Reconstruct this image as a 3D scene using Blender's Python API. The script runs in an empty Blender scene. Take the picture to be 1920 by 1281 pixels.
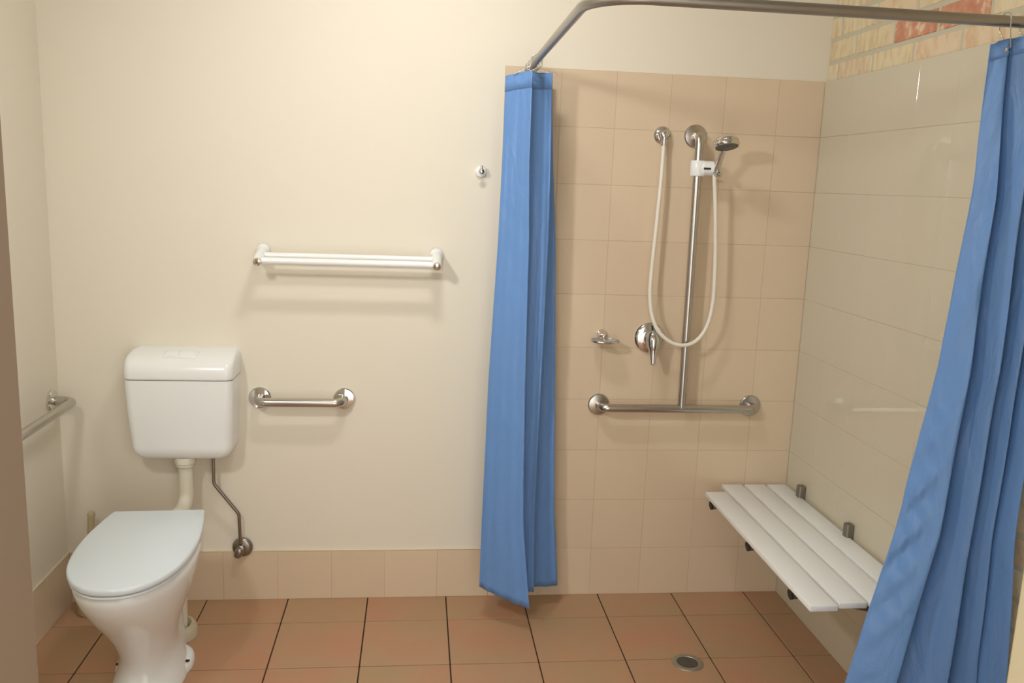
import bpy, bmesh, math, random
from mathutils import Vector, Matrix
random.seed(7)
PI = math.pi
S = bpy.context.scene
COL = S.collection

# ------------------------------------------------------------------ materials
def mat(name, col, rough=.5, metal=0., spec=.5, coat=0., sheen=0., trans=0., alpha=None):
    m = bpy.data.materials.new(name); m.use_nodes = True
    b = m.node_tree.nodes['Principled BSDF']
    b.inputs['Base Color'].default_value = (*col, 1)
    b.inputs['Roughness'].default_value = rough
    b.inputs['Metallic'].default_value = metal
    b.inputs['Specular IOR Level'].default_value = spec
    b.inputs['Coat Weight'].default_value = coat
    b.inputs['Sheen Weight'].default_value = sheen
    b.inputs['Transmission Weight'].default_value = trans
    return m

def nodes(m):
    return m.node_tree.nodes, m.node_tree.links, m.node_tree.nodes['Principled BSDF']

def add_noise_bump(m, scale, strength, dist=.001, detail=3, stretch=(1, 1, 1)):
    n, l, b = nodes(m)
    tc = n.new('ShaderNodeTexCoord'); mp = n.new('ShaderNodeMapping'); mp.inputs['Scale'].default_value = stretch
    nz = n.new('ShaderNodeTexNoise'); nz.inputs['Scale'].default_value = scale; nz.inputs['Detail'].default_value = detail
    bp = n.new('ShaderNodeBump'); bp.inputs['Strength'].default_value = strength; bp.inputs['Distance'].default_value = dist
    l.new(tc.outputs['Object'], mp.inputs['Vector']); l.new(mp.outputs[0], nz.inputs['Vector'])
    l.new(nz.outputs['Fac'], bp.inputs['Height']); l.new(bp.outputs[0], b.inputs['Normal'])
    return nz

def ramp(n, stops):
    r = n.new('ShaderNodeValToRGB')
    e = r.color_ramp.elements
    while len(e) < len(stops): e.new(.5)
    for k, (p, c) in enumerate(stops):
        e[k].position = p; e[k].color = (*c, 1)
    return r

def mix(n, l, a, b, fac, kind='MIX'):
    x = n.new('ShaderNodeMix'); x.data_type = 'RGBA'; x.blend_type = kind
    for sock, v in ((x.inputs[0], fac), (x.inputs[6], a), (x.inputs[7], b)):
        if hasattr(v, 'is_linked'): l.new(v, sock)
        else: sock.default_value = v if isinstance(v, float) else (*v, 1)
    return x.outputs[2]

PAINT = (.785, .735, .615)
M = {}
M['bounce_ground'] = mat('pale_bounce_ground', (.62, .60, .55), .8, spec=.2)
M['paint'] = mat('cream_wall_paint', PAINT, .55, spec=.3); add_noise_bump(M['paint'], 260, .08, .0006)
M['ceiling'] = mat('white_ceiling_paint', (.66, .66, .64), .8, spec=.2)
M['jamb_shaded'] = mat('shaded_frame_enamel', (.185, .13, .085), .45)  # left jamb: its shade is put into this darker brown
M['jamb_cream'] = mat('cream_frame_enamel', (.52, .45, .29), .45)
M['grout_wall'] = mat('beige_grout', (.57, .45, .315), .8, spec=.2)
M['grout_cream'] = mat('cream_grout', (.51, .46, .35), .8, spec=.2)
M['grout_floor'] = mat('dark_grout', (.06, .035, .022), .85, spec=.2)
M['mortar'] = mat('grey_mortar', (.56, .54, .42), .9, spec=.1); add_noise_bump(M['mortar'], 400, .4, .001)
M['ceramic'] = mat('white_vitreous_china', (.83, .87, .87), .07, spec=.5)
M['plastic'] = mat('white_plastic', (.86, .88, .87), .22, spec=.5)
M['lid'] = mat('white_gloss_seat_plastic', (.72, .80, .85), .16, spec=.5)
M['pvc'] = mat('ivory_pvc', (.70, .67, .55), .35)
M['collar'] = mat('aged_ivory_collar', (.55, .48, .34), .5)
M['steel'] = mat('brushed_stainless_steel', (.56, .53, .49), .27, 1.)
M['rod'] = mat('satin_anodised_rod', (.42, .40, .37), .38, 1.)
M['steel_dark'] = mat('dull_steel', (.30, .28, .25), .45, 1.)
M['chrome'] = mat('polished_chrome', (.72, .71, .69), .06, 1.)
M['valve'] = mat('dull_chrome_grey', (.33, .30, .27), .32, 1.)
M['face'] = mat('dark_grey_spray_face', (.10, .11, .11), .4)
M['hose'] = mat('white_vinyl_hose', (.80, .76, .66), .3)
M['wire'] = mat('bright_wire', (.6, .58, .52), .25, 1.)
M['slat'] = mat('white_bench_slat', (.89, .915, .91), .35)
M['dark'] = mat('dark_recess', (.02, .018, .015), .6)
M['drain'] = mat('stainless_drain_rim', (.42, .39, .33), .4, .75)
M['drain_in'] = mat('dull_drain_grate', (.12, .115, .095), .5, .5)
M['brush'] = mat('translucent_beige_plastic', (.50, .43, .26), .3)
M['frost'] = mat('frosted_soap_dish_glass', (.86, .86, .82), .25, trans=.75)
M['bead'] = mat('pale_trim_bead', (.74, .66, .48), .4)

# wall tile: small tone differences tile by tile
def tile_mat(name, ca, cb, rough, noise_cols=None, nscale=6., spec=.5):
    m = mat(name, ca, rough, spec=spec); n, l, b = nodes(m)
    g = n.new('ShaderNodeNewGeometry')
    r = ramp(n, [(0, ca), (1, cb)])
    l.new(g.outputs['Random Per Island'], r.inputs[0])
    out = r.outputs[0]
    if noise_cols:
        tc = n.new('ShaderNodeTexCoord')
        off = n.new('ShaderNodeVectorMath'); off.operation = 'MULTIPLY_ADD'
        cmb = n.new('ShaderNodeCombineXYZ')
        for k in range(3): l.new(g.outputs['Random Per Island'], cmb.inputs[k])
        l.new(cmb.outputs[0], off.inputs[0]); off.inputs[1].default_value = (13, 7, 5); l.new(tc.outputs['Object'], off.inputs[2])
        nz = n.new('ShaderNodeTexNoise'); nz.inputs['Scale'].default_value = nscale; nz.inputs['Detail'].default_value = 4; nz.inputs['Roughness'].default_value = .45
        l.new(off.outputs[0], nz.inputs['Vector'])
        r2 = ramp(n, [(.30, noise_cols[0]), (.52, noise_cols[1]), (.72, noise_cols[2])])
        l.new(nz.outputs['Fac'], r2.inputs[0])
        out = mix(n, l, out, r2.outputs[0], .75)
    l.new(out, b.inputs['Base Color'])
    return m
M['tile'] = tile_mat('peach_glazed_wall_tile', (.68, .545, .39), (.705, .57, .41), .12)
M['tile_cream'] = tile_mat('cream_glazed_wall_tile', (.61, .56, .43), (.615, .565, .435), .05)
M['floor_tile'] = tile_mat('terracotta_floor_tile', (.44, .235, .13), (.50, .275, .155), .38,
                           [(.41, .30, .165), (.465, .285, .165), (.51, .255, .15)], 3.6, spec=.35)

# curtain cloth
def cloth():
    m = mat('blue_curtain_cloth', (.17, .355, .72), .36, spec=.45, sheen=.12); n, l, b = nodes(m)
    tc = n.new('ShaderNodeTexCoord'); mp = n.new('ShaderNodeMapping'); mp.inputs['Scale'].default_value = (1, 1, .35)
    nz = n.new('ShaderNodeTexNoise'); nz.inputs['Scale'].default_value = 17; nz.inputs['Detail'].default_value = 4; nz.inputs['Distortion'].default_value = .6
    bp = n.new('ShaderNodeBump'); bp.inputs['Strength'].default_value = .55; bp.inputs['Distance'].default_value = .016
    l.new(tc.outputs['Object'], mp.inputs['Vector']); l.new(mp.outputs[0], nz.inputs['Vector'])
    l.new(nz.outputs['Fac'], bp.inputs['Height']); l.new(bp.outputs[0], b.inputs['Normal'])
    out = n['Material Output'] if 'Material Output' in n else n.new('ShaderNodeOutputMaterial')
    tr = n.new('ShaderNodeBsdfTranslucent'); tr.inputs['Color'].default_value = (.16, .35, .72, 1)
    ms = n.new('ShaderNodeMixShader'); ms.inputs[0].default_value = .22
    l.new(b.outputs[0], ms.inputs[1]); l.new(tr.outputs[0], ms.inputs[2]); l.new(ms.outputs[0], out.inputs['Surface'])
    return m
M['curtain'] = cloth()

def brick_mat():
    m = mat('cream_textured_brick', (.7, .6, .4), .85, spec=.15); n, l, b = nodes(m)
    g = n.new('ShaderNodeNewGeometry'); tc = n.new('ShaderNodeTexCoord')
    base = ramp(n, [(0, (.66, .54, .33)), (.35, (.72, .63, .40)), (.6, (.70, .50, .33)), (.8, (.74, .66, .44)), (1, (.62, .42, .28))])
    l.new(g.outputs['Random Per Island'], base.inputs[0])
    mp = n.new('ShaderNodeMapping'); mp.inputs['Scale'].default_value = (1, 1, .40)
    nz = n.new('ShaderNodeTexNoise'); nz.inputs['Scale'].default_value = 38; nz.inputs['Detail'].default_value = 5; nz.inputs['Roughness'].default_value = .6
    l.new(tc.outputs['Object'], mp.inputs['Vector']); l.new(mp.outputs[0], nz.inputs['Vector'])
    r2 = ramp(n, [(.38, (.62, .40, .25)), (.52, (.80, .72, .52)), (.70, (.84, .78, .58))])
    l.new(nz.outputs['Fac'], r2.inputs[0])
    l.new(mix(n, l, base.outputs[0], r2.outputs[0], .38), b.inputs['Base Color'])
    bp = n.new('ShaderNodeBump'); bp.inputs['Strength'].default_value = .6; bp.inputs['Distance'].default_value = .004
    l.new(nz.outputs['Fac'], bp.inputs['Height']); l.new(bp.outputs[0], b.inputs['Normal'])
    return m
M['brick'] = brick_mat()
M['brick_red'] = mat('red_textured_brick', (.60, .30, .20), .85, spec=.15)
_nz = add_noise_bump(M['brick_red'], 26, .6, .004); _n, _l, _b = nodes(M['brick_red'])
_r = ramp(_n, [(.36, (.54, .24, .15)), (.55, (.62, .32, .21)), (.66, (.74, .60, .42))]); _l.new(_nz.outputs['Fac'], _r.inputs[0]); _l.new(_r.outputs[0], _b.inputs['Base Color'])

# ------------------------------------------------------------------ mesh helpers
def link(name, bm, m, parent=None, smooth=False, angle=None):
    me = bpy.data.meshes.new(name)
    bm.normal_update()
    bm.to_mesh(me); bm.free()
    for x in (m if isinstance(m, (list, tuple)) else [m]): me.materials.append(x)
    o = bpy.data.objects.new(name, me); COL.objects.link(o)
    if smooth or angle:
        for p in me.polygons: p.use_smooth = True
        if angle:
            me.set_sharp_from_angle(angle=math.radians(angle))
    if parent:
        o.parent = parent
        o.matrix_parent_inverse = Matrix.Translation(-parent.location) if not parent.rotation_euler.z else parent_inv(parent)
    return o

def parent_inv(p):
    return (Matrix.Translation(p.location) @ p.rotation_euler.to_matrix().to_4x4()).inverted()

def thing(name, label, cat, loc, group=None):
    o = bpy.data.objects.new(name, None); COL.objects.link(o)
    o.location = loc; o.empty_display_size = .1
    o['label'] = label; o['category'] = cat
    if group: o['group'] = group
    return o

def structure(o): o['kind'] = 'structure'; return o

def box(bm, x0, x1, y0, y1, z0, z1, bev=0., seg=1, mi=0):
    vs = [bm.verts.new((x, y, z)) for x in (x0, x1) for y in (y0, y1) for z in (z0, z1)]
    fs = [bm.faces.new([vs[i] for i in q]) for q in ((0, 1, 3, 2), (4, 6, 7, 5), (0, 4, 5, 1), (2, 3, 7, 6), (0, 2, 6, 4), (1, 5, 7, 3))]
    for f in fs: f.material_index = mi
    if bev:
        es = list({e for f in fs for e in f.edges})
        r = bmesh.ops.bevel(bm, geom=es, offset=bev, segments=seg, affect='EDGES', profile=.5, clamp_overlap=True)
        for f in r['faces']: f.material_index = mi

def fillet(pts, rads, n=8):
    """round the inner corners of a polyline"""
    P = [Vector(p) for p in pts]; out = [P[0]]
    for i in range(1, len(P) - 1):
        r = rads[i - 1] if isinstance(rads, (list, tuple)) else rads
        a = (P[i - 1] - P[i]); c = (P[i + 1] - P[i])
        la, lc = a.length, c.length; a.normalize(); c.normalize()
        th = a.angle(c)
        t = min(r / math.tan(th / 2), la * .49, lc * .49); r2 = t * math.tan(th / 2)
        cen = P[i] + (a + c).normalized() * (r2 / math.sin(th / 2))
        s = P[i] + a * t - cen; e = P[i] + c * t - cen
        ang = s.angle(e); ax = s.cross(e).normalized()
        for k in range(n + 1):
            out.append(cen + Matrix.Rotation(ang * k / n, 3, ax) @ s)
    out.append(P[-1]); return out

def spline(pts, n=8):
    P = [Vector(p) for p in pts]; Q = [P[0] * 2 - P[1]] + P + [P[-1] * 2 - P[-2]]; out = []
    for i in range(1, len(Q) - 2):
        a, b, c, d = Q[i - 1:i + 3]
        for k in range(n):
            t = k / n
            out.append(.5 * ((2 * b) + (c - a) * t + (2 * a - 5 * b + 4 * c - d) * t * t + (3 * b - a - 3 * c + d) * t ** 3))
    out.append(P[-1]); return out

def tube(bm, pts, r, seg=16, cap=True, mi=0):
    P = [Vector(p) for p in pts]
    R = r if isinstance(r, (list, tuple)) else [r] * len(P)
    T = [(P[min(i + 1, len(P) - 1)] - P[max(i - 1, 0)]).normalized() for i in range(len(P))]
    up = Vector((0, 0, 1)) if abs(T[0].z) < .9 else Vector((1, 0, 0))
    u = (up - T[0] * up.dot(T[0])).normalized(); rings = []
    for i in range(len(P)):
        u = (u - T[i] * u.dot(T[i])).normalized(); v = T[i].cross(u)
        rings.append([bm.verts.new(P[i] + (u * math.cos(2 * PI * k / seg) + v * math.sin(2 * PI * k / seg)) * R[i]) for k in range(seg)])
    for a, b in zip(rings, rings[1:]):
        for k in range(seg):
            f = bm.faces.new((a[k], a[(k + 1) % seg], b[(k + 1) % seg], b[k])); f.smooth = True; f.material_index = mi
    if cap:
        bm.faces.new(rings[0][::-1]).material_index = mi; bm.faces.new(rings[-1]).material_index = mi

def lathe(bm, prof, origin, axis, seg=32, mi=0):
    """profile of (distance along axis, radius)"""
    o = Vector(origin); a = Vector(axis).normalized()
    u = a.orthogonal().normalized(); v = a.cross(u); rings = []
    for h, r in prof:
        if r < 1e-6: rings.append([bm.verts.new(o + a * h)])
        else: rings.append([bm.verts.new(o + a * h + (u * math.cos(2 * PI * k / seg) + v * math.sin(2 * PI * k / seg)) * r) for k in range(seg)])
    for p, q in zip(rings, rings[1:]):
        for k in range(seg):
            k2 = (k + 1) % seg
            if len(p) == 1 and len(q) == 1: continue
            if len(p) == 1: f = bm.faces.new((p[0], q[k2], q[k]))
            elif len(q) == 1: f = bm.faces.new((p[k], p[k2], q[0]))
            else: f = bm.faces.new((p[k], p[k2], q[k2], q[k]))
            f.material_index = mi
    bmesh.ops.recalc_face_normals(bm, faces=bm.faces[:])

def loft(bm, rings, cap0=True, cap1=True):
    R = [[bm.verts.new(p) for p in r] for r in rings]; n = len(R[0])
    for a, b in zip(R, R[1:]):
        for k in range(n): bm.faces.new((a[k], a[(k + 1) % n], b[(k + 1) % n], b[k]))
    if cap0: bm.faces.new(R[0][::-1])
    if cap1: bm.faces.new(R[-1])
    bmesh.ops.recalc_face_normals(bm, faces=bm.faces[:])

def B(): return bmesh.new()

# ------------------------------------------------------------------ room dimensions (metres; back wall at y = 0)
XL, XR, TOP = -.754, 1.979, 1.992
YF = -2.30           # inner face of the doorway wall
ZC = 2.72            # ceiling
H0 = .194            # height of the bottom tile course
FX, FY, FQ = -.262, -.189, .2995   # floor joints

# walls
bm = B(); box(bm, XL - .12, XR + .12, 0, .12, -.05, ZC + .05); structure(link('wall_back', bm, M['paint']))
bm = B(); box(bm, XL - .12, XL, YF - .16, 0, -.05, ZC + .05); structure(link('wall_left', bm, M['paint']))
bm = B(); box(bm, XL - .12, XR + .12, YF - .16, .12, ZC, ZC + .1); structure(link('ceiling', bm, M['ceiling']))
bm = B()
box(bm, XL, .08, YF - .12, YF, 0, ZC); box(bm, 1.24, XR, YF - .12, YF, 0, ZC); box(bm, .08, 1.24, YF - .12, YF, 2.12, ZC)
structure(link('wall_front', bm, M['paint']))
# door frame around the opening the photograph is taken through
bm = B(); box(bm, .075, .130, YF - .16, YF + .008, 0, 2.12, .004, 2); structure(link('trim_1', bm, M['jamb_shaded']))
bm = B(); box(bm, 1.192, 1.245, YF - .16, YF + .008, 0, 2.12, .004, 2); structure(link('trim_2', bm, M['jamb_cream']))
bm = B(); box(bm, .075, 1.245, YF - .16, YF + .008, 2.12, 2.165, .004, 2); structure(link('trim_3', bm, M['jamb_cream']))

# brick side wall: courses of separate bricks on mortar
bm = B(); box(bm, XR + .0025, XR + .12, YF - .16, 0, -.05, ZC + .05, mi=0)
zc, row = 1.982 - 24 * .0795, 0
for row in range(34):
    z0 = zc + row * .0795; z1 = z0 + .0695
    if z1 > ZC: break
    off = .197 if row % 2 else .08
    y = -.003 - off + .48
    idx = 0
    while y > YF - .15:
        ya, yb = y - .23, y; y -= .24; idx += 1
        yb = min(yb, -.003); ya = max(ya, YF - .15)
        if yb - ya < .02: continue
        if z1 < 1.99: yb = min(yb, -1.262)
        if yb - ya < .02: continue
        red = False
        mid = (ya + yb) / 2
        if row == 25 and -.90 < mid < -.44: red = True
        elif row > 27 and random.random() < .06: red = True
        box(bm, XR, XR + .05, ya, yb, z0, z1, .004, 1, mi=2 if red else 1)
structure(link('wall_right', bm, [M['mortar'], M['brick'], M['brick_red']]))

# floor: tiles on dark grout
bm = B(); box(bm, XL - .05, XR + .05, YF - .16, .0, -.10, -.0035, mi=0)
g = .0022
for j in range(-3, 9):
    for i in range(-1, 13):
        xa = max(FX + j * FQ + g, XL + .004); xb = min(FX + (j + 1) * FQ - g, XR - .002)
        ya = max(FY - (i + 1) * FQ + g, YF - .158); yb = min(FY - i * FQ - g, -.004)
        if xb - xa < .01 or yb - ya < .01: continue
        box(bm, xa, xb, ya, yb, -.012, 0, .0012, 1, mi=1)
structure(link('floor', bm, [M['grout_floor'], M['floor_tile']]))

bm = B(); box(bm, -2.2, 3.2, -5.2, YF - .1605, -.10, 0); structure(link('floor', bm, M['bounce_ground']))  # unseen ground beyond the doorway, added pale to bounce neutral light inside

# wall tiling
def tiles_back(name, x_edges, z_edges, t=.007, g=.0009):
    bm = B(); box(bm, x_edges[0], x_edges[-1], -t + .0008, 0, z_edges[0], z_edges[-1], mi=0)
    for a, b in zip(x_edges, x_edges[1:]):
        for c, d in zip(z_edges, z_edges[1:]):
            box(bm, a + g, b - g, -t, -.0005, c + g, d - g, .0006, 1, mi=1)
    return structure(link(name, bm, [M['grout_wall'], M['tile']]))
zed = [0.0] + [H0 + .2 * k for k in range(9)] + [TOP]
tiles_back('trim_4', [.8, 1.0, 1.2, 1.4, 1.6, 1.8, XR - .0075], zed)
tiles_back('baseboard_back', [XL + .0075, -.6, -.4, -.2, 0, .2, .4, .6, .799], [0, H0])
bm = B(); box(bm, XL + .0075, .799, -.0085, 0, H0, H0 + .004, .001); structure(link('trim_6', bm, M['bead']))
def tiles_side(name, x, sgn, y_edges, z_edges, t=.007, g=.0009, m='tile', gv=.0009, gm='grout_wall'):
    bm = B(); lo, hi = sorted((x, x + sgn * (t - .0008))); box(bm, lo, hi, y_edges[-1], y_edges[0], z_edges[0], z_edges[-1], mi=0)
    lo, hi = sorted((x + sgn * .0005, x + sgn * t))
    for a, b in zip(y_edges, y_edges[1:]):
        for c, d in zip(z_edges, z_edges[1:]):
            box(bm, lo, hi, b + gv, a - gv, c + g, d - g, .0005, 1, mi=1)
    return structure(link(name, bm, [M[gm], M[m]]))
tiles_side('trim_5', XR, -1, [0, -.021, -.221, -.421, -.621, -.821, -1.021, -1.221, -1.256], zed, m='tile_cream', gv=.0002, gm='grout_cream')
ye = [0, -.2, -.4, -.6, -.8, -1.0, -1.2, -1.4, -1.6, -1.8, -2.0, -2.2, YF]
tiles_side('baseboard_left', XL, 1, ye, [0, H0])
bm = B(); box(bm, XL, XL + .0085, YF, -.0005, H0, H0 + .004, .001); structure(link('trim_7', bm, M['bead']))

# ------------------------------------------------------------------ toilet
def egg(hw, sb, sf, z, n=48, pw=2.3, wide=.45):
    """plan outline, s measured forward (-y) from the wall; widest point at the fraction 'wide'"""
    c = sb + (sf - sb) * wide; out = []
    for k in range(n):
        a = 2 * PI * k / n
        ca, sa = math.cos(a), math.sin(a)
        L = (sf - c) if ca >= 0 else (c - sb)
        e = 2 / (2.0 if ca >= 0 else pw)
        s = c + L * math.copysign(abs(ca) ** e, ca)
        x = hw * math.copysign(abs(sa) ** (2 / 2.15), sa)
        out.append(Vector((x, -s, z)))
    return out
TC = thing('toilet', 'white pedestal toilet pan with closed lid standing on the terracotta floor', 'toilet', (-.345, 0, 0))
TC.rotation_euler.z = math.radians(3.0)
TM = Matrix.Translation(TC.location) @ Matrix.Rotation(math.radians(3.0), 4, 'Z')
def tl(bm): bmesh.ops.transform(bm, matrix=TM, verts=bm.verts[:]); return bm
SEC = [(.452, .150, .36, .880), (.450, .163, .345, .889), (.440, .168, .34, .893), (.42, .166, .34, .888), (.39, .160, .35, .872), (.36, .151, .37, .850), (.32, .138, .40, .815),
       (.28, .124, .42, .774), (.24, .110, .43, .736), (.20, .097, .43, .702), (.16, .0885, .42, .676), (.13, .0845, .40, .660),
       (.105, .0845, .38, .656), (.08, .088, .36, .662), (.055, .094, .35, .676), (.03, .101, .34, .698), (.012, .107, .34, .714), (0, .109, .34, .718)]
bm = B(); loft(bm, [egg(h, a, b, z, pw=2.8 if z > .3 else 2.6, wide=.45) for z, h, a, b in SEC])
loft(bm, [egg(h, a, b, z, pw=4, wide=.5) for z, h, a, b in [(.36, .070, .345, .56), (.24, .074, .325, .56), (.12, .076, .31, .56), (.04, .080, .30, .57), (0, .084, .295, .57)]])
loft(bm, [egg(h, a, b, z, pw=3, wide=.5) for z, h, a, b in [(.030, .104, .36, .56), (.024, .114, .35, .57), (.012, .1185, .345, .575), (0, .119, .345, .575)]])
link('bowl', tl(bm), M['ceramic'], TC, angle=45)
# rear of the pan under the hinge
bm = B(); box(bm, -.125, .125, -.40, -.320, .37, .448, .018, 4); link('rear_shelf', tl(bm), M['ceramic'], TC, angle=40)

def lid_outline(z, grow=0.):
    pts = [(0, .142), (.06, .152), (.12, .160), (.18, .166), (.24, .1685), (.30, .167), (.36, .161), (.42, .149), (.47, .130), (.51, .106), (.54, .078), (.558, .048), (.566, .018)]
    R = spline([(p[1], -p[0], 0) for p in pts], 4)
    right = [Vector((p.x + grow * (1 if p.y > -.4 else p.x / .17), -.335 + p.y * (1 + grow / .57), z)) for p in R]
    left = [Vector((-p.x, p.y, p.z)) for p in right[::-1]]
    return right + left
def plate(z0, z1, grow, bev):
    bm = B()
    loft(bm, [lid_outline(z0, grow - bev), lid_outline(z0 + bev * .3, grow - bev * .3), lid_outline(z0 + bev, grow), lid_outline(z1 - bev, grow), lid_outline(z1 - bev * .3, grow - bev * .35), lid_outline(z1, grow - bev * 1.2)])
    return bm
link('seat', tl(plate(.4535, .4625, -.002, .003)), M['lid'], TC, angle=50)
bm = plate(.4650, .4860, .002, .006)
link('lid', tl(bm), M['lid'], TC, angle=50)
for sx in (-.075, .075):
    bm = B(); tube(bm, [(sx - .022, -.335, .462), (sx + .022, -.335, .462)], .011, 14); link('hinge', tl(bm), M['lid'], TC, angle=40)
for sx in (-.106, .106):
    bm = B(); lathe(bm, [(0, .0075), (.0015, .0075), (.002, .006), (.002, 0)], (sx, -.485, .0285), (0, 0, 1), 14); link('fixing_hole', tl(bm), M['dark'], TC)

# ------------------------------------------------------------------ cistern
CX = -.304
CI = thing('cistern', 'white plastic cistern hung on the cream wall above the toilet', 'toilet cistern', (CX, 0, .60))
def rrect(hw, d, z, r, y0=0., n=8):
    out = [Vector((CX - hw, y0, z)), ]
    for k in range(n + 1):
        a = PI + PI / 2 * k / n
        out.append(Vector((CX - hw + r + math.cos(a) * r, y0 - d + r + math.sin(a) * r, z)))
    for k in range(n + 1):
        a = -PI / 2 + PI / 2 * k / n
        out.append(Vector((CX + hw - r + math.cos(a) * r, y0 - d + r + math.sin(a) * r, z)))
    out.append(Vector((CX + hw, y0, z)))
    return out
zb, zs, zt = .590, .882, .974
rings = []
rc = .055
for k in range(11):
    a = PI / 2 * k / 10
    z = zb + rc * (1 - math.cos(a)); w = .171 - rc * .80 * (1 - math.sin(a)); d = .134 - .030 * (1 - math.sin(a))
    rings.append(rrect(w, d, z, .026))
for k in range(1, 9):
    t = k / 8; z = zb + rc + (zs - .001 - zb - rc) * t
    rings.append(rrect(.171 + .010 * math.sin(t * PI / 2), .134 + .018 * math.sin(t * PI / 2), z, .028))
bm = B(); loft(bm, rings); link('tank', bm, M['plastic'], CI, angle=40)
rings = [rrect(w, d, z, min(.030, d * .6)) for z, d, w in [(.8835, .1525, .1810), (.886, .1545, .1822), (.892, .155, .1825), (.910, .1545, .1825), (.924, .151, .1825), (.936, .144, .1825),
         (.946, .133, .1822), (.955, .116, .1812), (.962, .096, .1795), (.968, .070, .1760), (.972, .040, .1690), (.974, .012, .1580)]]
bm = B(); loft(bm, rings); link('tank_lid', bm, M['plastic'], CI, angle=50)
TILT = Matrix.Translation((CX, -.096, .9635)) @ Matrix.Rotation(math.radians(19), 4, 'X')
def tilt(bm): bmesh.ops.transform(bm, matrix=TILT, verts=bm.verts[:]); return bm
bm = B(); box(bm, -.057, .057, -.023, .023, -.006, .0030, .003, 3); link('button_surround', tilt(bm), M['plastic'], CI, angle=40)
for xa, xb in ((-.050, -.008), (-.005, .050)):
    bm = B(); box(bm, xa, xb, -.017, .017, -.002, .0062, .003, 3); link('flush_button', tilt(bm), M['plastic'], CI, angle=40)

# flush pipe
FP = thing('flush_pipe', 'ivory plastic pipe running down from the cistern to the toilet pan', 'pipe', (-.303, -.085, .60))
bm = B(); tube(bm, fillet([(-.303, -.085, .594), (-.303, -.085, .405), (-.333, -.330, .400)], .06, 10), .0255, 22); link('pipe', bm, M['pvc'], FP, angle=50)
bm = B(); lathe(bm, [(0, .027), (0, .036), (.004, .037), (.022, .037), (.025, .033), (.034, .033), (.034, .026)], (-.303, -.085, .592), (0, 0, -1), 16); link('coupling_nut', bm, M['pvc'], FP, angle=35)
bm = B(); lathe(bm, [(0, .0265), (0, .033), (.03, .034), (.03, .0265)], (-.3265, -.278, .4012), (-.12, -1, -.02), 20); link('rubber_cone', bm, M['pvc'], FP, angle=35)

# soil pipe
WP = thing('waste_pipe', 'ivory waste pipe with floor collar behind the toilet pan', 'pipe', (-.315, -.262, 0))
bm = B(); tube(bm, fillet([(-.313, -.262, .004), (-.313, -.262, .235), (-.318, -.300, .245)], .03, 8), .046, 26); link('pipe', bm, M['pvc'], WP, angle=50)
bm = B(); lathe(bm, [(.001, .079), (.030, .076), (.042, .068), (.044, .058), (.034, .050), (.026, .048)], (-.313, -.262, 0), (0, 0, 1), 32); link('floor_collar', bm, M['collar'], WP, angle=35)

# toilet brush
TB = thing('toilet_brush', 'beige toilet brush standing in its holder between the toilet and the corner', 'toilet brush', (-.648, -.075, 0))
bm = B(); lathe(bm, [(0.001, .052), (.006, .055), (.10, .045), (.105, .041), (.098, .037), (.02, .037)], (-.648, -.075, 0), (0, 0, 1), 24); link('holder', bm, M['brush'], TB, angle=40)
bm = B()
tube(bm, spline([(-.648, -.075, .015), (-.647, -.072, .18), (-.644, -.068, .30), (-.640, -.064, .38)], 6), [.007] * 6 + [.009] * 6 + [.012] * 5 + [.014, .008], 14)
link('handle', bm, M['brush'], TB, angle=50)

# water supply
WV = thing('supply_tap', 'grey water supply tap with bent pipe on the skirting right of the toilet', 'tap', (-.128, 0, .213))
bm = B(); tube(bm, fillet([(-.2155, -.05, .60), (-.2155, -.05, .476), (-.131, -.042, .357), (-.1305, -.028, .235)], .03, 6), .0062, 12); link('supply_pipe', bm, M['valve'], WV, angle=50)
bm = B(); lathe(bm, [(0, .0085), (.004, .0105), (.022, .0105), (.022, .0065)], (-.2155, -.05, .595), (0, 0, -1), 6); link('pipe_nut', bm, M['valve'], WV, angle=20)
bm = B(); lathe(bm, [(0, .0375), (.004, .0375), (.010, .034), (.014, .026), (.016, 0)], (-.127, -.0075, .213), (0, -1, 0), 36); link('wall_flange', bm, M['valve'], WV, angle=40)
bm = B(); lathe(bm, [(0, .016), (.012, .016), (.016, .013), (.018, .006), (.018, 0)], (-.129, -.020, .214), (0, -1, 0), 24); link('tap_knob', bm, M['valve'], WV, angle=40)
bm = B(); tube(bm, spline([(-.130, -.030, .215), (-.137, -.033, .199), (-.144, -.035, .183)], 5), [.012, .015, .016, .016, .016, .0155, .015, .0145, .014, .0125, .009], 16); link('tap_lever', bm, M['valve'], WV, angle=50)

# ------------------------------------------------------------------ grab rails
def flange(bm, c, axis, r=.040):
    lathe(bm, [(0, r), (.006, r), (.010, r * .92), (.013, r * .6), (.014, .012)], c, axis, 36)
GB = thing('grab_rail', 'short horizontal stainless grab rail on the painted wall beside the cistern', 'grab rail', (.095, 0, .787))
bm = B(); tube(bm, fillet([(-.056, -.002, .787), (-.056, -.070, .787), (.246, -.070, .787), (.246, -.002, .787)], .045, 12), .016, 22); link('bar', bm, M['steel'], GB, angle=60)
for x in (-.056, .246):
    bm = B(); flange(bm, (x, -.0005, .787), (0, -1, 0)); link('wall_flange', bm, M['chrome'], GB, angle=30)

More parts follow.
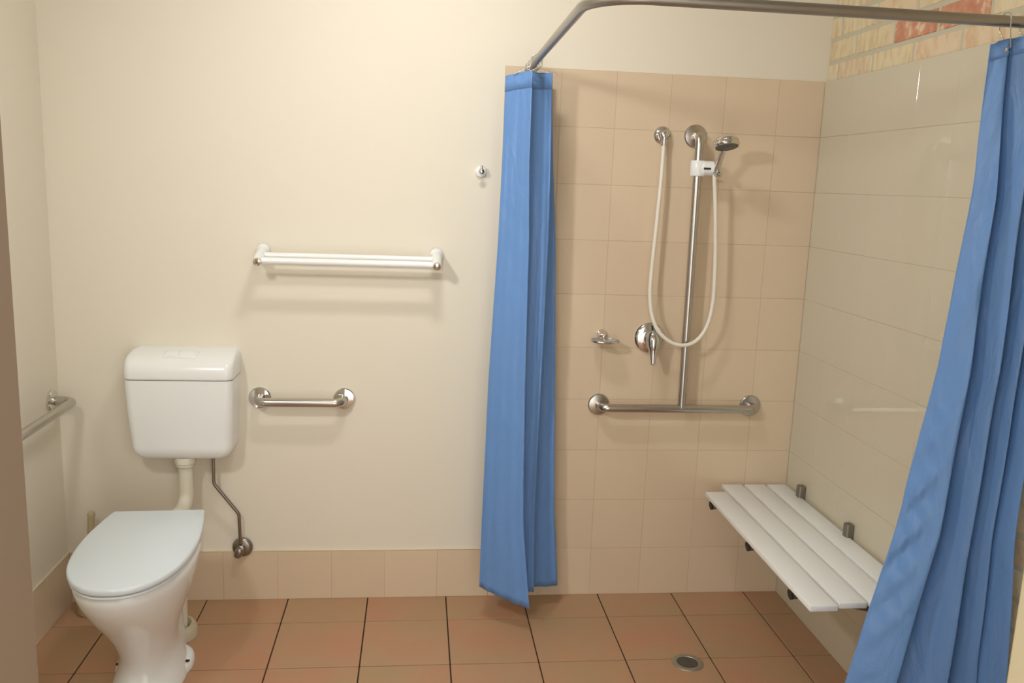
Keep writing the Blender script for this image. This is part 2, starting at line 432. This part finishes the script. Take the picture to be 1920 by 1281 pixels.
GL = thing('grab_rail', 'stainless grab rail on the left wall, reaching out of the corner', 'grab rail', (XL, -.06, .775))
bm = B(); tube(bm, fillet([(XL + .002, -.066, .785), (XL + .078, -.066, .785), (XL + .078, -.98, .785), (XL + .002, -.98, .785)], .05, 12), .016, 22); link('bar', bm, M['steel'], GL, angle=60)
for y in (-.066, -.98):
    bm = B(); flange(bm, (XL + .0005, y, .785), (1, 0, 0)); link('wall_flange', bm, M['chrome'], GL, angle=30)

GT = thing('shower_grab_rail', 'inverted T stainless grab rail on the tiled shower wall', 'grab rail', (1.50, -.007, .776))
bm = B()
tube(bm, fillet([(1.197, -.008, .776), (1.197, -.066, .776), (1.792, -.066, .776), (1.792, -.008, .776)], .045, 12), .0155, 22)
link('horizontal_bar', bm, M['steel'], GT, angle=60)
bm = B(); tube(bm, fillet([(1.503, -.066, .776), (1.498, -.066, 1.780), (1.498, -.008, 1.780)], .045, 12), .0155, 22); link('vertical_bar', bm, M['steel'], GT, angle=60)
for x, z in ((1.197, .776), (1.792, .776), (1.498, 1.780)):
    bm = B(); flange(bm, (x, -.0075, z), (0, -1, 0), .041); link('wall_flange', bm, M['steel'], GT, angle=30)

# ------------------------------------------------------------------ towel rail
TR = thing('towel_rail', 'white double towel rail on the cream wall above the short grab rail', 'towel rail', (.265, 0, 1.32))
for (za, zr, zf) in ((1.308, 1.308, 1.296),):
    bm = B(); tube(bm, [(-.036, -.062, 1.311), (.573, -.062, 1.311)], .0118, 18); link('bar', bm, M['plastic'], TR, angle=50)
    bm = B(); tube(bm, [(-.036, -.112, 1.2975), (.573, -.112, 1.2975)], .0120, 18); link('bar', bm, M['plastic'], TR, angle=50)
for x in (-.036, .573):
    bm = B()
    lathe(bm, [(0, .025), (.008, .025), (.018, .022), (.026, .0195)], (x, 0, 1.324), (0, -1, -.22), 26)
    tube(bm, [(x, -.018, 1.320), (x, -.062, 1.311), (x, -.112, 1.2985), (x, -.128, 1.295)], [.0195, .0185, .0165, .0150], 22)
    br = link('bracket', bm, M['plastic'], TR, angle=40)
    bm = B(); lathe(bm, [(0, .0150), (.003, .0150), (.008, .0125), (.010, .006), (.010, 0)], (x, -.127, 1.295), (0, -1, -.24), 22)
    link('end_cap', bm, M['chrome'], br, angle=40)['label'] = 'chrome end cap'

# robe hook
HK = thing('robe_hook', 'small white robe hook with chrome knob on the wall left of the curtain', 'hook', (.725, 0, 1.627))
bm = B(); lathe(bm, [(0, .0205), (.006, .0205), (.011, .018), (.014, .010), (.014, 0)], (.725, 0, 1.625), (0, -1, 0), 28); link('backplate', bm, M['plastic'], HK, angle=35)
bm = B(); tube(bm, spline([(.725, -.012, 1.624), (.725, -.030, 1.620), (.725, -.042, 1.630), (.725, -.043, 1.646)], 6), .0042, 12)
lathe(bm, [(0, .006), (.006, .0105), (.010, .0105), (.014, .006), (.014, 0)], (.725, -.034, 1.625), (0, -1, 0), 20)
link('hook', bm, M['chrome'], HK, angle=50)

# ------------------------------------------------------------------ shower fittings
WO = thing('shower_hose', 'white shower hose looping from the round chrome wall outlet', 'shower hose', (1.376, -.007, 1.778))
bm = B(); lathe(bm, [(0, .0325), (.004, .0325), (.010, .028), (.014, .017), (.030, .016), (.036, .014), (.040, .008), (.041, 0)], (1.376, -.0075, 1.778), (0, -1, 0), 32); link('wall_outlet', bm, M['chrome'], WO, angle=40)
bm = B(); lathe(bm, [(0, .010), (.012, .010), (.013, .0125), (.030, .0125), (.032, .008)], (1.376, -.038, 1.772), (0, 0, -1), 20); link('hose_nut', bm, M['chrome'], WO, angle=35)
hp = [(1.376, -.038, 1.752), (1.373, -.047, 1.69), (1.369, -.055, 1.60), (1.361, -.062, 1.445), (1.353, -.068, 1.30), (1.351, -.074, 1.21), (1.360, -.085, 1.135), (1.384, -.096, 1.078), (1.430, -.102, 1.038), (1.482, -.104, 1.026),
      (1.530, -.102, 1.045), (1.566, -.098, 1.098), (1.582, -.096, 1.180), (1.581, -.096, 1.30), (1.571, -.098, 1.44), (1.558, -.104, 1.56), (1.549, -.108, 1.622), (1.547, -.108, 1.645)]
bm = B(); tube(bm, spline(hp, 8), .0072, 14); link('hose', bm, M['hose'], WO, angle=60)

SL = thing('shower_slider', 'white sliding holder clamped on the vertical shower rail', 'shower holder', (1.50, -.066, 1.665))
bm = B(); 
lathe(bm, [(0, .017), (0, .026), (.003, .0275), (.051, .0275), (.054, .026), (.054, .017)], (1.4985, -.066, 1.638), (0, 0, 1), 28)
lathe(bm, [(0, .012), (.012, .026), (.048, .026), (.051, .023), (.051, 0)], (1.500, -.078, 1.666), (1, -.05, 0), 28)
link('clamp_body', bm, M['plastic'], SL, angle=40)
bm = B(); box(bm, 1.508, 1.534, -.1065, -.102, 1.661, 1.668, .001); link('slot', bm, M['dark'], SL)['label'] = 'dark slot'

HS = thing('hand_shower', 'chrome hand shower head resting in the white slider', 'shower head', (1.552, -.10, 1.66))
bm = B(); tube(bm, spline([(1.552, -.106, 1.640), (1.554, -.112, 1.665), (1.557, -.142, 1.715), (1.557, -.168, 1.748), (1.555, -.180, 1.764)], 6), [.0105] * 6 + [.0105] * 6 + [.0095] * 6 + [.010] * 6 + [.012], 16); link('handle', bm, M['chrome'], HS, angle=50)
hd = Vector((.06, -.31, -.95)).normalized(); hc = Vector((1.553, -.178, 1.773))
bm = B(); lathe(bm, [(-.004, 0), (-.002, .018), (.005, .033), (.015, .0425), (.020, .0435), (.022, .0425), (.024, .044), (.033, .0445), (.037, .042), (.038, .039)], hc, hd, 40); hh = link('head', bm, M['chrome'], HS, angle=35)
bm = B(); lathe(bm, [(.0365, .0395), (.039, .037), (.040, .030), (.0385, .022), (.040, .018), (.041, 0)], hc, hd, 36); link('spray_face', bm, M['face'], hh, angle=35)['label'] = 'dark grey spray face'
bm = B(); lathe(bm, [(0, .006), (.010, .0125), (.022, .0125), (.026, .009), (.026, 0)], (1.5475, -.108, 1.645), (.55, -.75, .05), 20); link('holder_ball', bm, M['chrome'], HS, angle=40)

MX = thing('shower_mixer', 'round chrome shower mixer tap with lever on the tiled wall', 'tap', (1.378, -.007, 1.035))
bm = B(); lathe(bm, [(0, .058), (.005, .058), (.009, .055), (.013, .048), (.015, .034), (.016, .030)], (1.378, -.0075, 1.036), (0, -1, 0), 44); link('cover_plate', bm, M['chrome'], MX, angle=30)
bm = B(); lathe(bm, [(0, .031), (.004, .031), (.005, .027), (.040, .0255), (.047, .022), (.051, .012), (.052, 0)], (1.378, -.0215, 1.036), (0, -1, 0), 32); link('valve_body', bm, M['chrome'], MX, angle=40)
bm = B(); tube(bm, spline([(1.378, -.060, 1.056), (1.377, -.070, 1.046), (1.376, -.078, 1.020), (1.375, -.084, .990), (1.3745, -.090, .962), (1.3745, -.092, .948)], 5), [.012] + [.024] + [.0285] * 4 + [.0285] * 3 + [.026] * 2 + [.0225] * 2 + [.0175] * 2 + [.0145] * 2 + [.0120] * 2 + [.0105] * 2 + [.0095] * 3 + [.009] + [.007], 18)
link('lever', bm, M['chrome'], MX, angle=50)

SD = thing('soap_dish', 'small soap dish on a chrome bracket beside the shower mixer', 'soap dish', (1.20, -.007, 1.03))
bm = B(); lathe(bm, [(0, .019), (.004, .019), (.009, .015), (.040, .012), (.044, .010), (.044, 0)], (1.195, -.0075, 1.046), (-.18, -1, -.05), 26); link('wall_post', bm, M['chrome'], SD, angle=40)
bm = B()
ring = [(1.196 + .050 * math.cos(a) * (1 + .08 * abs(math.sin(2 * a))), -.066 + .038 * math.sin(a) * (1 + .08 * abs(math.sin(2 * a))), 1.031) for a in [2 * PI * k / 40 for k in range(41)]]
tube(bm, ring, .0038, 10, cap=False); tube(bm, [(1.190, -.048, 1.040), (1.190, -.104, 1.031)], .0045, 10)
link('wire_ring', bm, M['chrome'], SD, angle=60)
bm = B()
def dish(k, z): return [Vector((1.196 + .050 * k * math.cos(a), -.066 + .038 * k * math.sin(a), z)) for a in [2 * PI * i / 40 for i in range(40)]]
loft(bm, [dish(.70, 1.022), dish(.92, 1.026), dish(1.04, 1.036), dish(1.01, 1.037), dish(.90, 1.030), dish(.68, 1.026)])
link('dish', bm, M['frost'], SD, angle=50)

# floor waste
DR = thing('floor_drain', 'round floor waste with grey rim set in the shower floor tiles', 'drain', (1.445, -.516, 0))
bm = B(); lathe(bm, [(.0006, .054), (.0022, .053), (.0035, .047), (.0030, .037), (.0012, .0355)], (1.445, -.516, 0), (0, 0, 1), 44); link('rim', bm, M['drain'], DR, angle=40)
bm = B(); lathe(bm, [(.0006, .036), (.0008, 0)], (1.445, -.516, 0), (0, 0, 1), 36); link('well', bm, M['drain_in'], DR)
bm = B()
for k in (-1, 1):
    box(bm, 1.445 + k * .017 - .011, 1.445 + k * .017 + .011, -.516 - .024, -.516 + .024, .0008, .0022, .0008, 1)
link('grate', bm, M['drain_in'], DR)
DR_ = bm

# ------------------------------------------------------------------ fold down bench
BN = thing('shower_bench', 'white slatted fold-down shower bench fixed to the right tiled wall', 'bench', (XR, -.5, .46))
for k, (xa, xb) in enumerate(((1.607, 1.689), (1.700, 1.782), (1.792, 1.874), (1.884, 1.960))):
    bm = B(); box(bm, xa, xb, -1.012 if k == 0 else -.998, -.108 if k == 0 else -.026, .445, .463, .003, 2); link('slat', bm, M['slat'], BN, angle=40)
for y in (-.165, -.535, -.875):
    bm = B()
    box(bm, 1.945, 1.9715, y - .016, y + .016, .345, .508, .006, 3)
    pp = link('wall_post', bm, M['steel_dark'], BN, angle=40)
    bm = B(); tube(bm, [(1.950, y, .428), (1.618, y, .428)], .0125, 16); link('support_arm', bm, M['steel_dark'], BN, angle=40)
    bm = B(); tube(bm, [(1.626, y + .006, .428), (1.612, y + .006, .426)], .0155, 16); link('end_plug', bm, M['dark'], BN, angle=40)
    bm = B(); tube(bm, [(1.955, y, .355), (1.70, y, .415)], .008, 12); link('brace', bm, M['steel_dark'], BN, angle=40)

# ------------------------------------------------------------------ curtain rod and curtains
RZ = 1.985
RD = thing('curtain_rod', 'grey bent shower curtain rod running across the shower opening', 'curtain rod', (.876, 0, RZ))
bm = B(); tube(bm, fillet([(.884, -.0075, RZ), (.862, -1.24, RZ), (XR - .0005, -1.235, RZ)], .13, 16), .0125, 22); link('rod', bm, M['rod'], RD, angle=60)
bm = B(); lathe(bm, [(0, .018), (.004, .018), (.010, .016), (.018, .015), (.018, .0125)], (.884, -.0075, RZ), (0, -1, 0), 26); link('wall_flange', bm, M['rod'], RD, angle=35)
bm = B(); lathe(bm, [(0, .028), (.004, .028), (.014, .018), (.022, .015), (.022, .0125)], (XR - .0075, -1.235, RZ), (-1, 0, 0), 26); link('wall_flange', bm, M['rod'], RD, angle=35)

def lerp_levels(levels, z):
    """levels: list of (z, [(x, y) nodes]); smooth blend between them"""
    if z >= levels[0][0]: return levels[0][1]
    for (za, a), (zb_, b) in zip(levels, levels[1:]):
        if z >= zb_:
            t = (za - z) / (za - zb_)
            return [(p[0] + (q[0] - p[0]) * t, p[1] + (q[1] - p[1]) * t) for p, q in zip(a, b)]
    return levels[-1][1]
def curtain(levels, ztops, zbots, rows=70, per=18, ripple=None, name='cloth', parent=None, tband=.035):
    def point(u, t):
        """u along the cloth, t from 0 at the top to 1 at the hem"""
        n = len(ztops)
        f = u * (n - 1); i = min(int(f), n - 2); w = f - i; w = w * w * (3 - 2 * w)
        zt_ = ztops[i] + (ztops[i + 1] - ztops[i]) * w; zb_ = zbots[i] + (zbots[i + 1] - zbots[i]) * w
        return zt_ + (zb_ - zt_) * t
    grid = []
    n = len(ztops)
    for r in range(rows + 1):
        t = r / rows; line = []
        zmid = ztops[0] + (zbots[0] - ztops[0]) * t
        for k in range((n - 1) * per + 1):
            u = k / ((n - 1) * per); z = point(u, t)
            nd = lerp_levels(levels, z)
            f = u * (n - 1); i = min(int(f), n - 2); w = f - i
            g_ = lambda q: Vector((*nd[max(0, min(n - 1, q))], 0))
            if i == 0: a = g_(0) * 2 - g_(1)
            else: a = g_(i - 1)
            b, c = g_(i), g_(i + 1)
            d = g_(n - 1) * 2 - g_(n - 2) if i + 2 > n - 1 else g_(i + 2)
            tn = .36
            m1 = (c - a) * tn; m2 = (d - b) * tn
            h = w
            p = b * (2 * h ** 3 - 3 * h * h + 1) + m1 * (h ** 3 - 2 * h * h + h) + c * (-2 * h ** 3 + 3 * h * h) + m2 * (h ** 3 - h * h)
            if ripple:
                e = ripple(u, t); p.x += e[0]; p.y += e[1]
            line.append(Vector((p.x, p.y, z)))
        grid.append(line)
    bm = B(); V = [[bm.verts.new(p) for p in line] for line in grid]
    for a, b in zip(V, V[1:]):
        for k in range(len(a) - 1): bm.faces.new((a[k], b[k], b[k + 1], a[k + 1]))
    o = link(name, bm, M['curtain'], parent, smooth=True)
    s = o.modifiers.new('thick', 'SOLIDIFY'); s.thickness = .0010; s.offset = 0
    # doubled header band along the top edge
    bm = B(); nb = max(2, int(rows * tband / (ztops[0] - zbots[0])) + 1)
    V = [[bm.verts.new(p) for p in grid[r]] for r in range(nb + 1)]
    for a, b in zip(V, V[1:]):
        for k in range(len(a) - 1): bm.faces.new((a[k], b[k], b[k + 1], a[k + 1]))
    h = link('header_band', bm, M['curtain'], parent, smooth=True)
    s = h.modifiers.new('thick', 'SOLIDIFY'); s.thickness = .0034; s.offset = 0
    return o, grid

C1 = thing('shower_curtain', 'blue shower curtain gathered against the wall at the left edge of the tiles', 'shower curtain', (.88, -.15, .07))
L1 = [(1.955, [(.875, -.035), (.958, -.06), (.88, -.105), (.942, -.165), (.862, -.19), (.787, -.17), (.866, -.245)]),
      (1.65, [(.878, -.035), (.975, -.065), (.885, -.11), (.950, -.165), (.862, -.185), (.783, -.175), (.866, -.25)]),
      (1.40, [(.880, -.035), (.993, -.07), (.89, -.11), (.953, -.17), (.860, -.185), (.778, -.18), (.876, -.255)]),
      (.90, [(.885, -.035), (1.014, -.08), (.89, -.11), (.948, -.175), (.850, -.185), (.760, -.19), (.881, -.265)]),
      (.40, [(.885, -.04), (1.032, -.09), (.89, -.12), (.945, -.18), (.850, -.19), (.752, -.20), (.893, -.28)]),
      (.07, [(.89, -.04), (1.060, -.095), (.90, -.13), (.955, -.19), (.850, -.195), (.750, -.205), (.925, -.305)])]
def rip1(u, t):
    a = .0035 * math.sin(u * 6 * 26 + 1.5 * math.sin(t * 3)) * (.35 + .65 * t) * (1 if u > .66 else .6)
    b = .004 * math.sin(u * 41 + t * 5.0) * math.sin(t * 9 + u * 7)
    return (0, a + b)
_, g1 = curtain(L1, [1.955, 1.957, 1.955, 1.955, 1.95, 1.938, 1.95], [.085, .085, .09, .105, .12, .135, .098], ripple=rip1, parent=C1, name='cloth')

C2 = thing('shower_curtain', 'blue shower curtain spreading down over the bench end at the right', 'shower curtain', (1.8, -1.28, .06))
zl = [1.95, 1.6, 1.2, .8, .4, .06]
nx = [[1.774, 1.773, 1.737, 1.683, 1.599, 1.527], [1.803, 1.802, 1.784, 1.757, 1.695, 1.641], [1.797, 1.790, 1.768, 1.737, 1.672, 1.617], [1.850, 1.848, 1.847, 1.831, 1.822, 1.816],
      [1.842, 1.835, 1.830, 1.810, 1.795, 1.785], [1.905, 1.899, 1.891, 1.883, 1.896, 1.906], [1.900, 1.890, 1.880, 1.880, 1.910, 1.930], [1.950, 1.945, 1.925, 1.917, 1.948, 1.962]]
ny = [[-1.235, -1.243, -1.25, -1.25, -1.25, -1.25], [-1.252, -1.285, -1.305, -1.31, -1.31, -1.31], [-1.228, -1.215, -1.205, -1.20, -1.20, -1.20], [-1.285, -1.31, -1.32, -1.32, -1.32, -1.32],
      [-1.228, -1.22, -1.215, -1.215, -1.215, -1.215], [-1.272, -1.31, -1.325, -1.325, -1.31, -1.30], [-1.228, -1.225, -1.23, -1.27, -1.31, -1.33], [-1.252, -1.285, -1.34, -1.36, -1.365, -1.368]]
L2 = [(zl[i], [(nx[k][i], ny[k][i]) for k in range(8)]) for i in range(6)]
def rip2(u, t):
    b = .0045 * math.sin(u * 37 + t * 9) * math.sin(t * 21 + u * 11) * (1 - .5 * t)
    e = math.exp(-((u - .05) / .035) ** 2) * math.exp(-((t - .60) / .16) ** 2)
    b += .006 * e * math.sin(t * 95 + u * 60) + .003 * e * math.sin(t * 160 - u * 90)
    return (0, b)
_, g2 = curtain(L2, [1.934, 1.945, 1.942, 1.955, 1.95, 1.95, 1.95, 1.95], [.07] * 8, ripple=rip2, parent=C2, name='cloth', rows=150)

def eyelet(grid, col_i, parent):
    p = grid[1][col_i]; q = (grid[1][col_i + 1] - grid[1][col_i - 1]).normalized()
    nrm = Vector((q.y, -q.x, 0)).normalized()
    if nrm.y > 0: nrm = -nrm
    bm = B(); c = p - Vector((0, 0, .012)) - nrm * .002
    lathe(bm, [(0, .0035), (0, .0075), (.0042, .0075), (.0048, .006), (.0044, .0035)], c, nrm, 18)
    link('eyelet', bm, M['chrome'], parent, angle=40); return c

def ring_hook(name, label, cat, group, top, foot, out, r=.0013):
    """open wire hook: round over the rod, with two legs down to the cloth"""
    bm = B(); t = Vector(top); f = Vector(foot); o = Vector(out).normalized(); R = .0185
    pts = [f + o * .003, t - o * R * 1.02 - Vector((0, 0, .018))]
    for k in range(13):
        a = PI - PI * k / 12
        pts.append(t + o * (math.cos(a) * R) + Vector((0, 0, math.sin(a) * R)))
    pts += [t + o * R * 1.02 - Vector((0, 0, .018)), f + o * .010 + Vector((0, 0, .004))]
    tube(bm, pts, r, 8)
    k = link(name, bm, M['wire'], angle=60); k['label'] = label; k['category'] = cat; k['group'] = group
    return k
# hooks of the left curtain sit close together on the arm of the rod near the wall
nh = 7
for k in range(nh):
    y = -.045 - k * .031
    ci = int((k + .5) / nh * (len(g1[0]) - 3)) + 1
    foot = g1[0][ci] - Vector((0, 0, .010))
    xr = .884 + (.862 - .884) * (-y / 1.24)
    bm = None
    ring_hook('curtain_hook', 'thin wire curtain hook bunched on the rod over the left curtain', 'curtain hook', 'wire hooks over the left curtain', (xr, y, RZ), (foot.x, foot.y, foot.z), (foot.x - xr, .15 * (foot.y - y), 0))
for k, ci in enumerate((17, 56, 92)):
    p = g2[0][ci]; c = eyelet(g2, ci, C2)
    ring_hook('curtain_hook', ['wire curtain hook at the left end of the right curtain', 'wire curtain hook on the middle pleat of the right curtain', 'wire curtain hook nearest the brick wall'][k], 'curtain hook', 'wire hooks over the right curtain',
              (p.x, -1.2375, RZ), (p.x, c.y, c.z), (0, -1, 0))

# ------------------------------------------------------------------ light
TUBE = 84.
def area(name, loc, size, power, col, aim=None, shape='DISK', sy=None):
    d = bpy.data.lights.new(name, 'AREA'); d.shape = shape; d.size = size
    if sy: d.size_y = sy
    d.energy = power; d.color = col
    o = bpy.data.objects.new(name, d); COL.objects.link(o); o.location = loc
    if aim is not None:
        o.rotation_euler = (Vector(aim) - Vector(loc)).to_track_quat('-Z', 'Y').to_euler()
    return o
M['tube'] = mat('lit_diffuser', (1, 1, 1), .5)
_b = nodes(M['tube'])[2]; _b.inputs['Emission Color'].default_value = (1, .975, .945, 1); _b.inputs['Emission Strength'].default_value = TUBE
BL = thing('ceiling_light', 'white ceiling light with a lit diffuser in front of the towel rail', 'ceiling light', (.52, -1.0, ZC))
bm = B(); box(bm, .33, .71, -1.055, -.945, ZC - .045, ZC - .0005, .006, 2); link('batten_body', bm, M['plastic'], BL, angle=40)
bm = B(); box(bm, .375, .665, -1.052, -.948, ZC - .080, ZC - .046, .012, 3); link('diffuser', bm, M['tube'], BL, angle=60)
area('mirror_lamp', (-.46, -2.10, 2.22),  .20, 5.2, (1, .975, .945), aim=(.95, 0, 1.1)).data.spread = math.radians(105)
w = bpy.data.worlds.new('corridor'); S.world = w; w.use_nodes = True
w.node_tree.nodes['Background'].inputs[0].default_value = (1, .965, .92, 1)
w.node_tree.nodes['Background'].inputs[1].default_value = 2.0

# ------------------------------------------------------------------ camera
yaw, pitch, roll, fpx = .11214540, .18103419, .03704061, 1623.95
cy, sy, cp, sp, cr, sr = math.cos(yaw), math.sin(yaw), math.cos(pitch), math.sin(pitch), math.cos(roll), math.sin(roll)
fw = Vector((sy * cp, cy * cp, -sp)); r0 = Vector((cy, -sy, 0)); u0 = r0.cross(fw)
rt = r0 * cr + u0 * sr; upv = u0 * cr - r0 * sr
cam = bpy.data.cameras.new('camera'); co = bpy.data.objects.new('camera', cam); COL.objects.link(co)
mx = Matrix((rt, upv, -fw)).transposed().to_4x4(); mx.translation = Vector((.50523, -3.14313, 1.58952)); co.matrix_world = mx
cam.sensor_width = 36; cam.lens = fpx / 1920 * 36; cam.clip_start = .02
S.camera = co
S.view_settings.view_transform = 'Standard'; S.view_settings.look = 'None'; S.view_settings.gamma = 1
S.view_settings.exposure = 0.34
